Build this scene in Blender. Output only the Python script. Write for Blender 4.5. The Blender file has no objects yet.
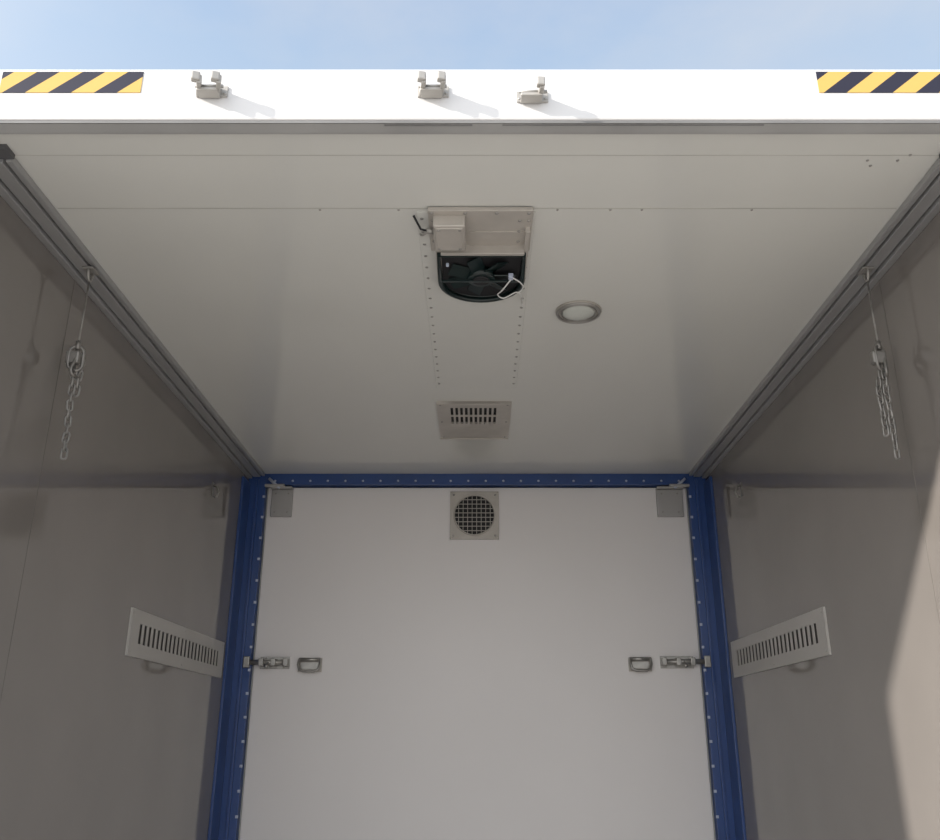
import bpy, bmesh, math
from mathutils import Vector, Matrix

ZC = 1.5          # camera height above the ground
W = 1.155         # half inner width
YB = 4.32         # back wall
YF = 1.56         # front opening
HC = ZC + 1.27    # ceiling height
FL = 0.22         # deck height

# ------------------------------------------------------------------ materials
def mat(name, col, rough=0.5, metal=0.0, noise=0.0, nscale=4.0, bump=0.0, bscale=60.0, spec=0.5, coat=0.0, stretch=(1,1,1), ior=1.5):
    m = bpy.data.materials.new(name); m.use_nodes = True
    nt = m.node_tree; b = nt.nodes["Principled BSDF"]
    b.inputs["Roughness"].default_value = rough
    b.inputs["Metallic"].default_value = metal
    b.inputs["IOR"].default_value = ior
    b.inputs["Specular IOR Level"].default_value = spec
    b.inputs["Coat Weight"].default_value = coat
    b.inputs["Base Color"].default_value = (*col, 1)
    tc = nt.nodes.new("ShaderNodeTexCoord")
    mp = nt.nodes.new("ShaderNodeMapping"); mp.inputs["Scale"].default_value = stretch
    nt.links.new(tc.outputs["Object"], mp.inputs["Vector"])
    if noise > 0:
        n = nt.nodes.new("ShaderNodeTexNoise"); n.inputs["Scale"].default_value = nscale
        n.inputs["Detail"].default_value = 6
        nt.links.new(mp.outputs[0], n.inputs["Vector"])
        r = nt.nodes.new("ShaderNodeValToRGB")
        r.color_ramp.elements[0].position = 0.3; r.color_ramp.elements[1].position = 0.7
        r.color_ramp.elements[0].color = (*[c*(1-noise) for c in col], 1)
        r.color_ramp.elements[1].color = (*[min(1, c*(1+noise)) for c in col], 1)
        nt.links.new(n.outputs["Fac"], r.inputs["Fac"])
        nt.links.new(r.outputs["Color"], b.inputs["Base Color"])
    if bump > 0:
        n2 = nt.nodes.new("ShaderNodeTexNoise"); n2.inputs["Scale"].default_value = bscale
        nt.links.new(mp.outputs[0], n2.inputs["Vector"])
        bp = nt.nodes.new("ShaderNodeBump"); bp.inputs["Strength"].default_value = bump
        bp.inputs["Distance"].default_value = 0.01
        nt.links.new(n2.outputs["Fac"], bp.inputs["Height"])
        nt.links.new(bp.outputs["Normal"], b.inputs["Normal"])
    return m

M_wall = mat("grey_wall_panel", (0.178,0.162,0.148), 0.06, noise=0.07, nscale=2.0, spec=0.5, ior=1.85)
M_ceil = mat("ceiling_panel", (0.645,0.645,0.61), 0.11, noise=0.03, nscale=2.0, stretch=(1,.4,1))
M_cover = mat("duct_cover_panel", (0.635,0.635,0.60), 0.15, noise=0.02)
M_door = mat("door_panel", (0.76,0.735,0.725), 0.35, noise=0.02, nscale=1.5)
M_white = mat("white_paint", (0.60,0.595,0.59), 0.4, noise=0.03)
M_blue = mat("blue_frame_paint", (0.022,0.060,0.20), 0.28, noise=0.08)
M_alu = mat("brushed_aluminium", (0.40,0.39,0.38), 0.35, 0.6, noise=0.08, stretch=(1,8,1))
M_rail = mat("anodised_rail", (0.36,0.36,0.36), 0.30, 0.35, noise=0.05)
M_raildark = mat("rail_rubber_seal", (0.09,0.09,0.095), 0.5, noise=0.1)
M_plate = mat("galvanised_plate", (0.47,0.44,0.40), 0.42, 0.25, noise=0.08, nscale=12)
M_brk = mat("primed_bracket", (0.36,0.345,0.32), 0.45, 0.1, noise=0.08, nscale=12)
M_sgrille = mat("painted_grille", (0.40,0.385,0.36), 0.35, 0.1, noise=0.05)
M_steel = mat("zinc_steel", (0.55,0.54,0.52), 0.28, 0.85, noise=0.1, nscale=20)
M_chain = mat("chain_steel", (0.25,0.24,0.225), 0.4, 0.6, noise=0.25, nscale=20)
M_latch = mat("latch_steel", (0.34,0.33,0.31), 0.35, 0.7, noise=0.2, nscale=20)
M_dark = mat("dark_cavity", (0.012,0.012,0.014), 0.7, noise=0.1)
M_slot = mat("slot_shadow_mesh", (0.07,0.066,0.062), 0.7, noise=0.1)
M_green = mat("dark_green_fan", (0.005,0.014,0.014), 0.3, noise=0.2, nscale=10)
M_rivet = mat("rivet_metal", (0.33,0.32,0.30), 0.4, 0.5, noise=0.1)
M_rivw = mat("rivet_white", (0.45,0.49,0.60), 0.35, noise=0.05)
M_seam = mat("joint_sealant", (0.44,0.435,0.40), 0.6, noise=0.15)
M_hunder = mat("header_under_shade", (0.36,0.36,0.355), 0.6, noise=0.1)
M_gask = mat("gasket_clip", (0.20,0.20,0.20), 0.6, noise=0.15)
M_wline = mat("wall_line", (0.15,0.137,0.124), 0.25, noise=0.1)
M_lens = mat("lamp_lens", (0.56,0.58,0.54), 0.25, noise=0.05, nscale=30)
M_cable = mat("white_cable", (0.7,0.7,0.68), 0.4, noise=0.03)
M_ground = mat("concrete_ground", (0.50,0.465,0.42), 0.9, noise=0.12, nscale=3, bump=0.3)
M_floor = mat("deck_floor", (0.50,0.46,0.42), 0.6, noise=0.1, nscale=5)

# hazard stripe paint
M_haz = bpy.data.materials.new("hazard_stripe_tape"); M_haz.use_nodes = True
nt = M_haz.node_tree; b = nt.nodes["Principled BSDF"]; b.inputs["Roughness"].default_value = 0.6
b.inputs["Specular IOR Level"].default_value = 0.25
tc = nt.nodes.new("ShaderNodeTexCoord"); sx = nt.nodes.new("ShaderNodeSeparateXYZ")
nt.links.new(tc.outputs["Object"], sx.inputs[0])
def mth(nt, op, a, bb=None):
    n = nt.nodes.new("ShaderNodeMath"); n.operation = op
    for i, v in enumerate((a, bb)):
        if v is None: continue
        if isinstance(v, (int, float)): n.inputs[i].default_value = v
        else: nt.links.new(v, n.inputs[i])
    return n.outputs[0]
k = mth(nt, 'MULTIPLY', sx.outputs["Z"], -1.2)
s = mth(nt, 'ADD', sx.outputs["X"], k)
s = mth(nt, 'DIVIDE', s, 0.100)
s = mth(nt, 'FRACT', mth(nt, 'ADD', s, 50.0))
s = mth(nt, 'GREATER_THAN', s, 0.5)
mx = nt.nodes.new("ShaderNodeMix"); mx.data_type = 'RGBA'
mx.inputs["A"].default_value = (0.022,0.022,0.038,1); mx.inputs["B"].default_value = (0.54,0.35,0.10,1)
nt.links.new(s, mx.inputs["Factor"]); nt.links.new(mx.outputs["Result"], b.inputs["Base Color"])

# ------------------------------------------------------------------ builder
class Builder:
    def __init__(s, name, mats, origin=(0,0,0)):
        s.name, s.mats, s.bm, s.o = name, mats, bmesh.new(), Vector(origin)
    def _fin(s, geom, mi, smooth=False):
        fs = set()
        for v in geom:
            for f in v.link_faces: fs.add(f)
        for f in fs:
            f.material_index = mi; f.smooth = smooth
    def box(s, x0,x1,y0,y1,z0,z1, mi=0, bev=0.0, rot=None):
        g = bmesh.ops.create_cube(s.bm, size=1)["verts"]
        c = Vector(((x0+x1)/2,(y0+y1)/2,(z0+z1)/2))
        for v in g:
            v.co = Vector((v.co.x*(x1-x0), v.co.y*(y1-y0), v.co.z*(z1-z0)))
            if rot is not None: v.co = rot @ v.co
            v.co += c
        s._fin(g, mi)
        if bev > 0:
            es = list({e for v in g for e in v.link_edges})
            r = bmesh.ops.bevel(s.bm, geom=es, offset=bev, segments=2, affect='EDGES', profile=0.5)
            for f in r["faces"]: f.material_index = mi
    def cyl(s, p0, p1, r, mi=0, seg=16, r2=None, smooth=True):
        p0, p1 = Vector(p0), Vector(p1); d = p1-p0
        g = bmesh.ops.create_cone(s.bm, cap_ends=True, segments=seg, radius1=r, radius2=r if r2 is None else r2, depth=d.length)["verts"]
        q = d.to_track_quat('Z','Y').to_matrix().to_4x4()
        bmesh.ops.transform(s.bm, matrix=Matrix.Translation((p0+p1)/2) @ q, verts=g)
        s._fin(g, mi, smooth)
        for v in g:
            for f in v.link_faces:
                if len(f.verts) > 4: f.smooth = False
    def tube(s, pts, r, mi=0, seg=8, closed=False):
        pts = [Vector(p) for p in pts]; n = len(pts); rings = []
        prev = None
        for i, p in enumerate(pts):
            if closed: t = pts[(i+1)%n]-pts[i-1]
            else: t = pts[min(i+1,n-1)]-pts[max(i-1,0)]
            t.normalize()
            if prev is None:
                a = Vector((0,0,1)) if abs(t.z) < .9 else Vector((1,0,0))
                u = t.cross(a).normalized()
            else:
                u = (prev - t*prev.dot(t)).normalized()
            prev = u; w = t.cross(u)
            rings.append([s.bm.verts.new(p + r*(math.cos(2*math.pi*j/seg)*u+math.sin(2*math.pi*j/seg)*w)) for j in range(seg)])
        for i in range(n if closed else n-1):
            A, B = rings[i], rings[(i+1)%n]
            for j in range(seg):
                f = s.bm.faces.new((A[j],A[(j+1)%seg],B[(j+1)%seg],B[j])); f.material_index = mi; f.smooth = True
        if not closed:
            for R in (rings[0], rings[-1]):
                f = s.bm.faces.new(R); f.material_index = mi
    def dome(s, p, nrm, r, h, mi=0):
        g = bmesh.ops.create_uvsphere(s.bm, u_segments=10, v_segments=6, radius=1)["verts"]
        q = Vector(nrm).to_track_quat('Z','Y').to_matrix().to_4x4()
        bmesh.ops.transform(s.bm, matrix=Matrix.Translation(Vector(p)) @ q @ Matrix.Diagonal((r,r,h,1)), verts=g)
        s._fin(g, mi, True)
    def prism(s, outline, z0, z1, mi=0):
        lo = [s.bm.verts.new((x,y,z0)) for x,y in outline]
        hi = [s.bm.verts.new((x,y,z1)) for x,y in outline]
        n = len(outline)
        f = s.bm.faces.new(lo[::-1]); f.material_index = mi
        f = s.bm.faces.new(hi); f.material_index = mi
        for i in range(n):
            f = s.bm.faces.new((lo[i],lo[(i+1)%n],hi[(i+1)%n],hi[i])); f.material_index = mi
    def done(s):
        bmesh.ops.translate(s.bm, verts=s.bm.verts[:], vec=-s.o)
        bmesh.ops.recalc_face_normals(s.bm, faces=s.bm.faces[:])
        me = bpy.data.meshes.new(s.name); s.bm.to_mesh(me); s.bm.free()
        for m in s.mats: me.materials.append(m)
        ob = bpy.data.objects.new(s.name, me); ob.location = s.o
        bpy.context.collection.objects.link(ob)
        return ob

def Z(z): return z + ZC

# ------------------------------------------------------------------ ground & shell
B = Builder("ground", [M_ground]); B.box(-30,30,-30,30,-0.1,0); B.done()
B = Builder("floor", [M_floor, M_raildark])
B.box(-W-.06, W+.06, YF, YB+.08, 0.0, FL, 0)
B.done()

T = 0.06
def side_wall(name, sgn):
    B = Builder(name, [M_wall, M_wline, M_white])
    x0, x1 = sorted((sgn*W, sgn*(W+T-.004)))
    B.box(x0, x1, YF+.02, YB+.06, FL, HC+.1, 0)
    xo0, xo1 = sorted((sgn*(W+T-.004), sgn*(W+T)))
    B.box(xo0, xo1, YF+.02, YB+.06, FL, HC+.1, 2)
    xs0, xs1 = sorted((sgn*W, sgn*(W-.0008)))
    B.box(xs0, xs1, 2.236, 2.2385, FL, HC-.02, 1)  # thin vertical line, slightly darker than the wall panel
    return B.done()
side_wall("wall_left", -1); side_wall("wall_right", 1)

B = Builder("wall_back", [M_white]); B.box(-W, W, YB+.03, YB+.08, FL, HC+.1); B.done()

B = Builder("ceiling", [M_ceil, M_seam, M_white, M_rivet])
B.box(-W, W, YF+.035, YB+.03, HC, HC+.09, 0)
B.box(-W-T, W+T, YF+.02, YB+.08, HC+.1, HC+.115, 2)
B.box(-W+.09, W-.09, 1.915, 1.9185, HC-.001, HC+.001, 1)
B.box(-W+.09, W-.09, 1.700, 1.702, HC-.0006, HC+.001, 1)
for x_ in (-.40,-.20,.205,.34,.42,.70):
    B.dome((x_,1.924, HC), (0,0,-1), .0035, .003, 3)
for (x_,y_) in ((.91,1.72),(.925,1.74),(.98,1.72),(1.0,1.70)):
    B.dome((x_,y_, HC), (0,0,-1), .004, .003, 3)
B.done()

# ------------------------------------------------------------------ header beam (front top)
B = Builder("trim_1", [M_white, M_gask, M_hunder])
B.box(-W-.12, W+.12, YF-.005, YF+.03, Z(1.253), Z(1.388), 0, bev=.004)
B.box(-W-.12, W+.12, YF+.000, YF+.034, Z(1.249), Z(1.2535), 2)  # grey strip paints the shade on the beam's underside
B.box(-W-.12, W+.12, YF-.001, YF+.002, Z(1.2475), Z(1.2535), 1)
B.box(-W-.12, W+.12, YF+.03, YF+.045, Z(1.2535), Z(1.385), 2)
# gasket clips under the beam
B.box(-.20,-.01, YF+.006, YF+.011, Z(1.2475), Z(1.250), 1, bev=.0008)
B.box(.055,.62, YF+.006, YF+.010, Z(1.2475), Z(1.250), 1, bev=.0008)
B.done()
# front corner posts
for nm, sg in (("trim_2",-1),("trim_3",1)):
    B = Builder(nm, [M_white])
    a,b_ = sorted((sg*(W+.005), sg*(W+.12)))
    B.box(a,b_, YF-.005, YF+.02, 0.0, Z(1.2475), 0, bev=.003)
    B.done()

def hazard(x0,x1,ph):
    B = Builder("hazard_stripe_tape", [M_haz], origin=(x0+ph, YF-.006, Z(1.323)))
    B.box(x0,x1, YF-.0065, YF-.005, Z(1.323), Z(1.379), 0)
    return B.done()
hazard(-1.04,-.732,.008); hazard(.744,1.06,.010)

def header_bracket(x, z, rz, single=False):
    B = Builder("hinge_bracket", [M_brk, M_rivet], origin=(x, YF-.005, z))
    y = YF-.005
    B.box(x-.034,x+.034, y-.004,y, z-.022,z+.006, 0, bev=.001)
    ears = (-.022,.020) if not single else (.016,)
    for e in ears:
        r = Matrix.Rotation(math.radians(rz),3,'Z')
        B.box(x+e-.005,x+e+.005, y-.048,y-.002, z-.022,z+.000, 0, bev=.002, rot=r)
        B.box(x+e-.010,x+e+.008, y-.054,y-.040, z-.018,z+.004, 0, bev=.003, rot=r)
    B.box(x-.026,x+.020, y-.030,y-.002, z-.026,z-.018, 0, bev=.002)
    B.cyl((x-.030,y-.024,z-.012),(x+.030,y-.024,z-.012),.004,1,10)
    for e in (-.028,.028): B.dome((x+e,y-.004,z-.014),(0,-1,0),.0035,.002,1)
    return B.done()
header_bracket(-.575, Z(1.332), 18)
header_bracket(-.095, Z(1.332), 12)
header_bracket(.120, Z(1.318), 6, True)

# ------------------------------------------------------------------ side rails under the ceiling
def rail(name, sg):
    B = Builder(name, [M_rail, M_raildark])
    def bx(xa, xb, y0, y1, z0, z1, mi, bev=0):
        a,b_ = sorted((sg*xa, sg*xb)); B.box(a,b_,y0,y1,z0,z1,mi,bev)
    y0, y1 = 1.70, YB-.05
    bx(1.070,1.086,y0,y1,HC-.018,HC,0,.002)
    bx(1.086,1.092,y0,y1,HC-.008,HC,1)
    bx(1.092,1.128,y0,y1,HC-.022,HC,0,.002)
    bx(1.128,1.133,y0,y1,HC-.014,HC,1)
    bx(1.133,1.155,y0,y1,HC-.030,HC,0,.002)
    bx(1.066,1.155,y0-.04,y0,HC-.012,HC,1)
    return B.done()
rail("trim_4",-1); rail("trim_5",1)

# ------------------------------------------------------------------ blue door frame
B = Builder("door_frame", [M_blue, M_rivw])
yf = YB-.035
for sg in (-1,1):
    a,b_ = sorted((sg*1.066, sg*W))
    B.box(a,b_, yf,YB+.03, FL, HC, 0, bev=.002)
    a,b_ = sorted((sg*(W-.012), sg*W))
    B.box(a,b_, yf-.13, yf, FL, HC-.052, 0, bev=.002)
    a,b_ = sorted((sg*1.10, sg*1.112))
    B.box(a,b_, yf-.012, yf, FL, HC-.03, 0, bev=.002)
    z = Z(1.15)
    while z > FL+.05:
        B.box(*sorted((sg*1.063, sg*1.076)), yf-.003, yf+.001, z-.006, z+.006, 1, bev=.001)
        z -= .105
B.box(-1.066,1.066, yf,YB+.03, Z(1.212), HC, 0, bev=.002)
for i in range(24):
    B.dome((-1.02+i*.0887, yf, Z(1.232)),(0,-1,0),.006,.004,1)
B.done()

# door leaf
B = Builder("door_1", [M_door, M_seam])
B.box(-1.058,1.058, YB,YB+.028, FL+.01, Z(1.206), 0, bev=.003)
for sg in (-1,1):
    a,b_ = sorted((sg*1.058, sg*1.066))
    B.box(a,b_, YB+.012,YB+.02, FL+.01, Z(1.206), 1)
B.done()

# corner brackets on the door
def corner_bracket(x0,x1,sg):
    B = Builder("door_corner_bracket", [M_alu, M_rivw, M_rivet], origin=((x0+x1)/2, YB, Z(1.12)))
    B.box(x0,x1, YB-.022,YB, Z(1.052), Z(1.19), 0, bev=.003)
    B.box(x0-.0,x1+.0, YB-.05,YB-.0, Z(1.19), Z(1.200), 0, bev=.002)
    xa = x0 if sg<0 else x1
    if sg<0: B.box(xa-.03,xa+.07, YB-.06,YB-.036, Z(1.196), Z(1.210), 0, bev=.003)
    else: B.box(xa-.07,xa+.03, YB-.06,YB-.036, Z(1.196), Z(1.210), 0, bev=.003)
    B.cyl((xa-sg*.045,YB-.05,Z(1.19)),(xa+sg*.012,YB-.05,Z(1.24)),.007,1,10)
    for u in (.2,.8):
        for v in (1.075,1.17):
            B.dome((x0+(x1-x0)*u,YB-.022,Z(v)),(0,-1,0),.005,.003,2)
    return B.done()
corner_bracket(-1.036,-.93,-1); corner_bracket(.905,1.037,1)

# ------------------------------------------------------------------ round vent on the door
def round_vent(cx, cz, hw, r):
    B = Builder("ventilation_grille", [M_plate, M_dark, M_rivet, M_steel], origin=(cx,YB,cz))
    y = YB; n = 48; yp = y-.012
    inner, outer, inb = [], [], []
    for i in range(n):
        a = 2*math.pi*(i+.5)/n; c, s_ = math.cos(a), math.sin(a)
        k = hw/max(abs(c),abs(s_))
        outer.append(B.bm.verts.new((cx+c*k, yp, cz+s_*k)))
        inner.append(B.bm.verts.new((cx+c*r, yp, cz+s_*r)))
        inb.append(B.bm.verts.new((cx+c*r, y-.0005, cz+s_*r)))
    for i in range(n):
        j=(i+1)%n
        B.bm.faces.new((outer[i],outer[j],inner[j],inner[i]))
        B.bm.faces.new((inner[i],inner[j],inb[j],inb[i]))
    for (a0,a1,b0,b1) in ((cx-hw,cx+hw,cz-hw,cz-hw+.004),(cx-hw,cx+hw,cz+hw-.004,cz+hw),(cx-hw,cx-hw+.004,cz-hw,cz+hw),(cx+hw-.004,cx+hw,cz-hw,cz+hw)):
        B.box(a0,a1,yp-.001,y,b0,b1,0)
    B.cyl((cx,y-.0015,cz),(cx,y-.0005,cz),r,1,48,smooth=False)
    B.tube([(cx+math.cos(2*math.pi*i/48)*r,yp-.002,cz+math.sin(2*math.pi*i/48)*r) for i in range(48)],.004,0,8,True)
    m = 8
    for i in range(m):
        u = -r + 2*r*(i+1)/(m+1); h = math.sqrt(r*r-u*u)
        B.box(cx+u-.0015,cx+u+.0015,yp-.001,yp+.003,cz-h,cz+h,0)
        B.box(cx-h,cx+h,yp-.001,yp+.003,cz+u-.0015,cz+u+.0015,0)
    for sx_ in (-1,1):
        for sz in (-1,1):
            B.dome((cx+sx_*(hw-.018),yp,cz+sz*(hw-.018)),(0,-1,0),.006,.003,2)
    return B.done()
round_vent(-.013, Z(1.061), .122, .102)

# ------------------------------------------------------------------ door latches & handles
def latch(x0,x1,z,sg):
    B = Builder("slide_bolt_latch", [M_latch, M_rivet], origin=((x0+x1)/2,YB,z))
    y=YB
    xm0,xm1 = ((x0+.055,x1) if sg<0 else (x0,x1-.055))
    B.box(xm0,xm1,y-.005,y,z-.028,z+.028,0,bev=.001)
    xs = [xm0+.012, (xm0+xm1)/2, xm1-.012]
    for x in xs:
        B.box(x-.011,x+.011,y-.054,y-.003,z-.018,z+.018,0,bev=.003)
    B.cyl((x0,y-.036,z),(x1,y-.036,z),.0125,0,14)
    xk=(xm0+xm1)/2+.025*sg
    B.cyl((xk,y-.036,z),(xk,y-.072,z-.02),.007,0,10)
    B.dome((xk,y-.074,z-.021),(0,-1,0),.012,.010,0)
    for x in (xm0+.028,xm1-.028):
        for dz in (-.020,.020): B.dome((x,y-.005,z+dz),(0,-1,0),.004,.002,1)
    # keeper on the frame
    xk0 = x0 if sg<0 else x1
    B.box(xk0-.014,xk0+.014,y-.056,yf-.0005,z-.026,z+.026,0,bev=.003)
    return B.done()
latch(-1.083,-.888,Z(.345),-1); latch(.869,1.083,Z(.348),1)
def handle(x0,x1,z):
    B = Builder("pull_handle", [M_steel, M_plate, M_latch], origin=((x0+x1)/2,YB,z))
    y=YB
    B.box(x0,x1,y-.004,y,z-.032,z+.032,1,bev=.0015)
    B.box(x0+.014,x1-.014,y-.006,y-.0035,z-.018,z+.012,2)
    pts=[]
    for (px,py_,pz) in ((x0+.012,-.004,.022),(x0+.008,-.022,.024),(x0+.006,-.03,.0),(x0+.012,-.034,-.022),(x0+.03,-.036,-.03),
                        (x1-.03,-.036,-.03),(x1-.012,-.034,-.022),(x1-.006,-.03,.0),(x1-.008,-.022,.024),(x1-.012,-.004,.022)):
        pts.append((px,y+py_,z+pz))
    B.tube(pts,.0065,2,10)
    B.cyl((x0+.006,y-.014,z+.024),(x1-.006,y-.014,z+.024),.009,2,12)
    return B.done()
handle(-.848,-.735,Z(.335)); handle(.718,.828,Z(.338))

# ------------------------------------------------------------------ slotted plates
def slotted(B, P, w, h, reg, rows, cols, th, mi=0, mdark=1, ratio=.5, rratio=.25):
    """P(u,v,n)->world. builds a plate with really open slots over a dark back"""
    def bx(u0,u1,v0,v1,n0,n1,m):
        a = Vector(P(u0,v0,n0)); b_ = Vector(P(u1,v1,n1))
        lo = [min(a[i],b_[i]) for i in range(3)]; hi=[max(a[i],b_[i]) for i in range(3)]
        B.box(lo[0],hi[0],lo[1],hi[1],lo[2],hi[2],m)
    u0,u1,v0,v1 = reg; t0=th*.5
    bx(0,u0,0,h,0,th,mi); bx(u1,w,0,h,0,th,mi)
    bx(u0,u1,0,v0,0,th,mi); bx(u0,u1,v1,h,0,th,mi)
    bx(u0,u1,v0,v1,0,.0008,mdark)
    p=(u1-u0)/cols; bar=p*(1-ratio)
    for i in range(cols+1):
        uc=u0+i*p; bx(max(u0,uc-bar/2),min(u1,uc+bar/2),v0,v1,th-.0025,th,mi)
    q=(v1-v0)/rows; rb=q*rratio
    for i in range(1,rows):
        vc=v0+i*q; bx(u0,u1,vc-rb/2,vc+rb/2,th-.0025,th*.999,mi)

for sg in (-1,1):
    B = Builder("wall_vent_grille", [M_sgrille, M_slot, M_rivet], origin=(sg*W, 3.6, Z(.34)))
    y0v = 2.975 if sg<0 else 2.955; z0v = Z(.262)
    P = lambda u,v,n,sg=sg: (sg*(W-n), y0v+u, z0v+v)
    slotted(B, P, 1.13, .155, (.07,1.06,.045,.112), 1, 22, .008, ratio=.55)
    for u in (.02,.56,1.10):
        for v in (.014,.141):
            B.dome(P(u,v,.008),(-sg,0,0),.004,.002,0)
    B.done()
    # small wall hook near the back
    B = Builder("wall_hook", [M_chain], origin=(sg*W,3.71,Z(1.02)))
    B.box(*sorted((sg*W,sg*(W-.004))),3.700,3.720,Z(1.0),Z(1.06),0,bev=.001)
    B.tube([(sg*(W-.003),3.71,Z(1.045)),(sg*(W-.02),3.71,Z(1.04)),(sg*(W-.03),3.71,Z(1.015)),(sg*(W-.022),3.71,Z(.992)),(sg*(W-.012),3.71,Z(.995))],.004,0,8)
    B.done()

# ceiling return grille
B = Builder("ceiling_vent_grille", [M_plate, M_dark, M_rivet], origin=(-.012,3.5,HC))
P = lambda u,v,n: (-.162+u, 3.27+v, HC-n)
slotted(B, P, .30, .43, (.05,.245,.05,.24), 2, 10, .010, ratio=.55, rratio=.2)
B.box(-.162,.138,3.70,3.703,HC-.014,HC,0); B.box(-.162,.138,3.27,3.273,HC-.014,HC,0)
for u in (.015,.285):
    for v in (.02,.215,.41): B.dome(P(u,v,.010),(0,0,-1),.005,.003,2)
B.done()

# ------------------------------------------------------------------ ceiling duct cover with rivet rows
B = Builder("duct_cover", [M_cover, M_rivet, M_seam], origin=(0,2.5,HC))
B.box(-.155,.150,1.93,3.13,HC-.003,HC,0,bev=.001)
for sx_ in (-.143,.138):
    n=19
    for i in range(n):
        B.dome((sx_,1.96+i*1.12/(n-1),HC-.003),(0,0,-1),.0048,.003,1)
B.done()

# ------------------------------------------------------------------ exhaust fan unit
B = Builder("ceiling_exhaust_fan", [M_plate, M_green, M_rivet, M_dark, M_cable, M_rivw], origin=(0,2.2,HC))
c0 = HC-.003
B.box(-.125,.143,1.905,2.10,c0-.012,c0,0,bev=.002)
B.box(-.098,.128,2.070,2.085,c0-.038,c0,0,bev=.002)
B.box(-.112,-.098,1.98,2.25,c0-.028,c0,0,bev=.001)
B.box(.126,.138,1.98,2.25,c0-.028,c0,0,bev=.001)
B.box(-.020,.128,2.000,2.004,c0-.015,c0-.010,0)
for x in (-.115,-.03,.05,.132):
    B.dome((x,1.916,c0-.012),(0,0,-1),.0055,.004,2)
for y in (1.95,2.00,2.05):
    for x in (-.115,.110,.133): B.dome((x,y,c0-.012),(0,0,-1),.005,.004,2)
# junction box
B.box(-.112,-.030,1.925,2.045,c0-.045,c0-.01,0,bev=.004)
B.box(-.106,-.036,1.932,2.038,c0-.048,c0-.043,0,bev=.002)
for x in (-.098,-.044):
    for y in (1.94,2.03): B.dome((x,y,c0-.048),(0,0,-1),.0045,.003,2)
B.cyl((-.112,1.97,c0-.03),(-.130,1.97,c0-.03),.008,2,10)
B.tube([(-.128,1.97,c0-.03),(-.145,1.965,c0-.028),(-.155,1.95,c0-.015),(-.163,1.94,c0-.003)],.003,3,8)
B.tube([(-.128,1.975,c0-.03),(-.140,1.99,c0-.03),(-.147,2.01,c0-.018),(-.150,2.03,c0-.003)],.003,2,8)
# fan shroud (D outline): rim, dark well, hub, blades, guard
cx, cy, R = .012, 2.235, .116
out = [(-.104,2.085),(.128,2.085)]
arc = [(cx+R*math.cos(a), cy+.112*math.sin(a)) for a in [math.radians(d) for d in range(0,181,10)]]
outline = out+arc
B.prism(outline, c0-.022, c0, 3)
for zz in (.032,.018):
    B.tube([Vector((x,y,c0-zz)) for x,y in outline], .008, 1, 8, True)
hy = 2.20
B.cyl((cx,hy,c0-.046),(cx,hy,c0-.022),.038,1,24)
B.cyl((cx,hy,c0-.050),(cx,hy,c0-.045),.024,3,24)
for i in range(7):
    a = 2*math.pi*i/7
    r = Matrix.Rotation(a,3,'Z') @ Matrix.Rotation(math.radians(22),3,'X')
    c = Vector((cx,hy,c0-.034)) + Matrix.Rotation(a,3,'Z') @ Vector((.066,0,0))
    B.box(c.x-.030,c.x+.030,c.y-.020,c.y+.020,c.z-.0015,c.z+.0015,1,rot=r)
B.box(cx-.112,cx+.112,hy-.004,hy+.004,c0-.052,c0-.047,1,bev=.001)
B.box(.088,.102,2.178,2.196,c0-.050,c0-.035,5,bev=.002)
B.box(-.085,-.077,2.12,2.128,c0-.046,c0-.036,5,bev=.002)
# white lead
def cat(pts, n=6):
    pts=[Vector(p) for p in pts]; o=[]
    for i in range(len(pts)-1):
        p0=pts[max(i-1,0)];p1=pts[i];p2=pts[i+1];p3=pts[min(i+2,len(pts)-1)]
        for j in range(n):
            t=j/n
            o.append(.5*((2*p1)+(-p0+p2)*t+(2*p0-5*p1+4*p2-p3)*t*t+(-p0+3*p1-3*p2+p3)*t**3))
    o.append(pts[-1]); return o
B.tube(cat([(.095,2.19,c0-.05),(.072,2.23,c0-.062),(.060,2.27,c0-.055),(.078,2.285,c0-.058),(.112,2.265,c0-.05),(.128,2.29,c0-.045),(.137,2.37,c0-.02),(.139,2.43,c0)]),.0021,4,8)
B.tube(cat([(.098,2.185,c0-.046),(.12,2.195,c0-.055),(.132,2.235,c0-.05),(.118,2.27,c0-.05)]),.002,4,8)
B.done()

# ------------------------------------------------------------------ round ceiling lamp
B = Builder("ceiling_lamp", [M_plate, M_lens, M_rivet], origin=(.319,2.486,HC))
lc = Vector((.319,2.486,HC))
B.cyl(lc, lc+Vector((0,0,-.006)), .072, 0, 48)
B.tube([lc+Vector((math.cos(2*math.pi*i/48)*.066,math.sin(2*math.pi*i/48)*.066,-.008)) for i in range(48)],.005,2,8,True)
B.dome(lc+Vector((0,0,-.006)),(0,0,-1),.055,.010,1)
B.tube([lc+Vector((math.cos(2*math.pi*i/48)*.055,math.sin(2*math.pi*i/48)*.055,-.008)) for i in range(48)],.0025,2,8,True)
B.done()

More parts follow.
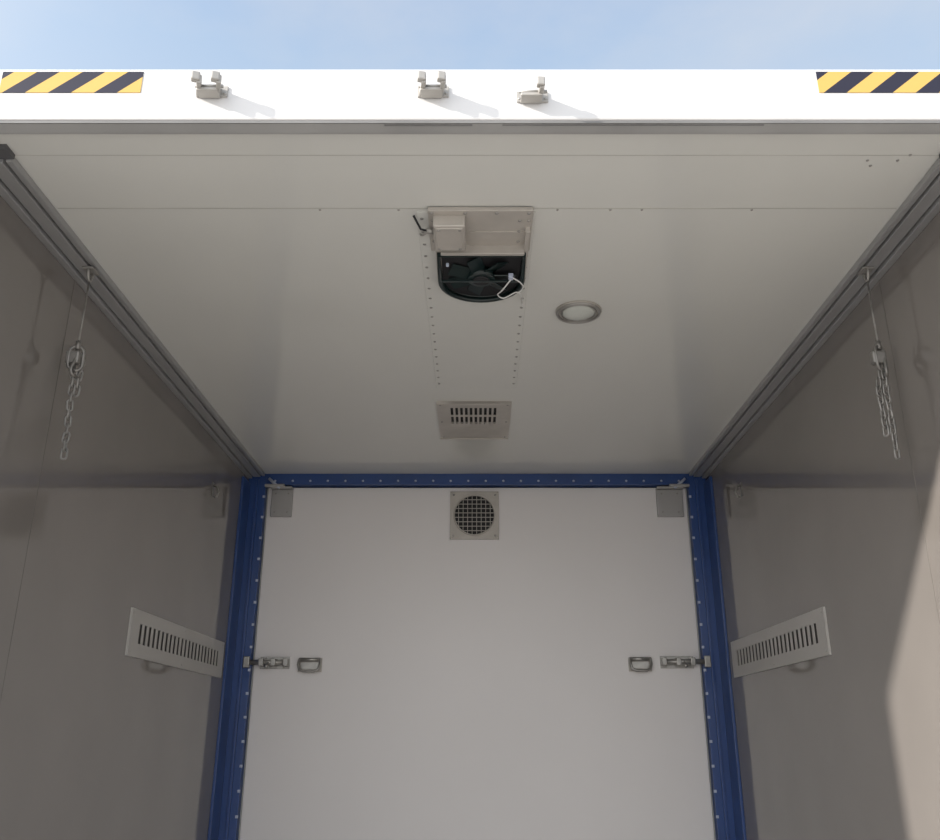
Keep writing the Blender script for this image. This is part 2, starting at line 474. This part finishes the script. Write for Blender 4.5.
# ------------------------------------------------------------------ hanging safety chains
def chain_obj(sg, x, y0, strands):
    zt = HC-.022
    B = Builder("safety_chain", [M_chain, M_rivet, M_slot], origin=(x,y0,zt))
    B.box(x-.016,x+.016,y0-.022,y0+.022,zt-.006,zt,1,bev=.002)
    B.tube([(x, y0+.014*math.cos(math.pi*i/8+math.pi), zt-.004-.030*math.sin(math.pi*i/8)) for i in range(9)],.004,1,8)
    zs = zt-.235
    B.tube([(x,y0,zt-.03),(x,y0+.002,zt-.12),(x,y0,zs)],.0025,0,8)
    def stad(cx_,cy_,cz_,L,Wd,r,rotz,n=6,tilt=0):
        pts=[]
        for i in range(n+1):
            a=math.pi*i/n; pts.append((Wd*math.cos(a),0,L+Wd*math.sin(a)))
        for i in range(n+1):
            a=math.pi+math.pi*i/n; pts.append((Wd*math.cos(a),0,-L+Wd*math.sin(a)))
        R_ = Matrix.Rotation(rotz,3,'Z') @ Matrix.Rotation(tilt,3,'Y')
        B.tube([Vector((cx_,cy_,cz_))+R_@Vector(p) for p in pts], r, 0, 6, True)
    B.cyl((x,y0,zs+.012),(x,y0,zs-.012),.007,0,12)
    stad(x,y0,zs-.038,.018,.018,.0045,.5)
    stad(x+.008,y0,zs-.060,.018,.015,.004,1.2,tilt=.3)
    B.box(x-.026,x+.012,y0-.012,y0+.012,zs-.055,zs-.018,0,bev=.005)
    for (dx,dy,L,drift) in strands:
        z = zs-.062; i=0; p=.0225
        while z > zs-.062-L:
            f=(zs-.062-z)/max(L,.01)
            stad(x+dx*min(1,f*4)+drift*f, y0+dy*min(1,f*4), z, .0085,.0068,.0027, (0.35 if i%2 else 0.35+math.pi/2)+.25*math.sin(i*1.7), tilt=.1*math.sin(i*2.3))
            z-=p; i+=1
    return B.done()
chain_obj(-1, -1.090, 2.19, [(0,0,.255,.012),(.012,.01,.08,0)])
chain_obj(1, 1.097, 2.19, [(0,0,.26,.0),(-.014,.01,.20,0)])

# ------------------------------------------------------------------ light
sun = bpy.data.lights.new("sun","SUN"); sun.energy = 5.6; sun.angle = math.radians(1.6); sun.color=(1,.94,.87)
so = bpy.data.objects.new("sun", sun); bpy.context.collection.objects.link(so)
sd = Vector((2.24,1.0,-1.10)).normalized()
so.rotation_euler = sd.to_track_quat('-Z','Y').to_euler(); so.location=(-6,-4,8)

w = bpy.data.worlds.new("sky"); bpy.context.scene.world = w; w.use_nodes=True
nt = w.node_tree; bg = nt.nodes["Background"]
tc = nt.nodes.new("ShaderNodeTexCoord"); sep = nt.nodes.new("ShaderNodeSeparateXYZ")
nt.links.new(tc.outputs["Generated"], sep.inputs[0])
ramp = nt.nodes.new("ShaderNodeValToRGB")
e = ramp.color_ramp.elements
e[0].position=0.0; e[0].color=(.82,.82,.82,1)
e[1].position=1.0; e[1].color=(.20,.33,.60,1)
m1 = e.new(.3); m1.color=(.62,.70,.80,1)
m2 = e.new(.66); m2.color=(.38,.50,.67,1)
m3 = e.new(.74); m3.color=(.26,.40,.63,1)
nt.links.new(sep.outputs["Z"], ramp.inputs["Fac"])
nz = nt.nodes.new("ShaderNodeTexNoise"); nz.inputs["Scale"].default_value=2.6; nz.inputs["Detail"].default_value=7; nz.inputs["Roughness"].default_value=.55
mpn = nt.nodes.new("ShaderNodeMapping"); mpn.inputs["Scale"].default_value=(1,1,2.2); mpn.inputs["Location"].default_value=(-.15,0,0)
nt.links.new(tc.outputs["Generated"], mpn.inputs["Vector"]); nt.links.new(mpn.outputs[0], nz.inputs["Vector"])
cr = nt.nodes.new("ShaderNodeValToRGB"); cr.color_ramp.elements[0].position=.40; cr.color_ramp.elements[1].position=.68
nt.links.new(nz.outputs["Fac"], cr.inputs["Fac"])
mx = nt.nodes.new("ShaderNodeMix"); mx.data_type='RGBA'
nt.links.new(mth(nt,'MULTIPLY',cr.outputs["Color"],.6), mx.inputs["Factor"])
nt.links.new(ramp.outputs["Color"], mx.inputs["A"]); mx.inputs["B"].default_value=(.54,.58,.65,1)
# bright haze around the sun
dot = nt.nodes.new("ShaderNodeVectorMath"); dot.operation='DOT_PRODUCT'
nt.links.new(tc.outputs["Generated"], dot.inputs[0]); dot.inputs[1].default_value = tuple(-sd)
g = mth(nt,'POWER', mth(nt,'MAXIMUM', dot.outputs["Value"], 0.0), 3.0)
g = mth(nt,'MULTIPLY', g, 1.5)
# haze glow added behind the viewer, out of view, to brighten the interior
g2 = mth(nt,'MULTIPLY', mth(nt,'MAXIMUM', mth(nt,'MULTIPLY', sep.outputs["Y"], -1.0), 0.0), 0.6)
g = mth(nt,'ADD', g, g2)
add = nt.nodes.new("ShaderNodeMix"); add.data_type='RGBA'; add.blend_type='ADD'; add.inputs["Factor"].default_value=1
cmb = nt.nodes.new("ShaderNodeCombineColor")
for i,kk in enumerate((1.0,.97,.93)): nt.links.new(mth(nt,'MULTIPLY',g,kk), cmb.inputs[i])
nt.links.new(mx.outputs["Result"], add.inputs["A"]); nt.links.new(cmb.outputs[0], add.inputs["B"])
nt.links.new(add.outputs["Result"], bg.inputs["Color"]); bg.inputs["Strength"].default_value=1.0

sc = bpy.context.scene
sc.view_settings.view_transform='Standard'
sc.view_settings.exposure=0.30

cam = bpy.data.cameras.new("camera"); co = bpy.data.objects.new("camera", cam)
bpy.context.collection.objects.link(co)
cam.sensor_width=36; cam.lens=880*36/940; cam.shift_x=-7/940
co.location=(0,0,ZC); co.rotation_euler=(math.radians(110),0,0)
cam.clip_start=.02
sc.camera=co
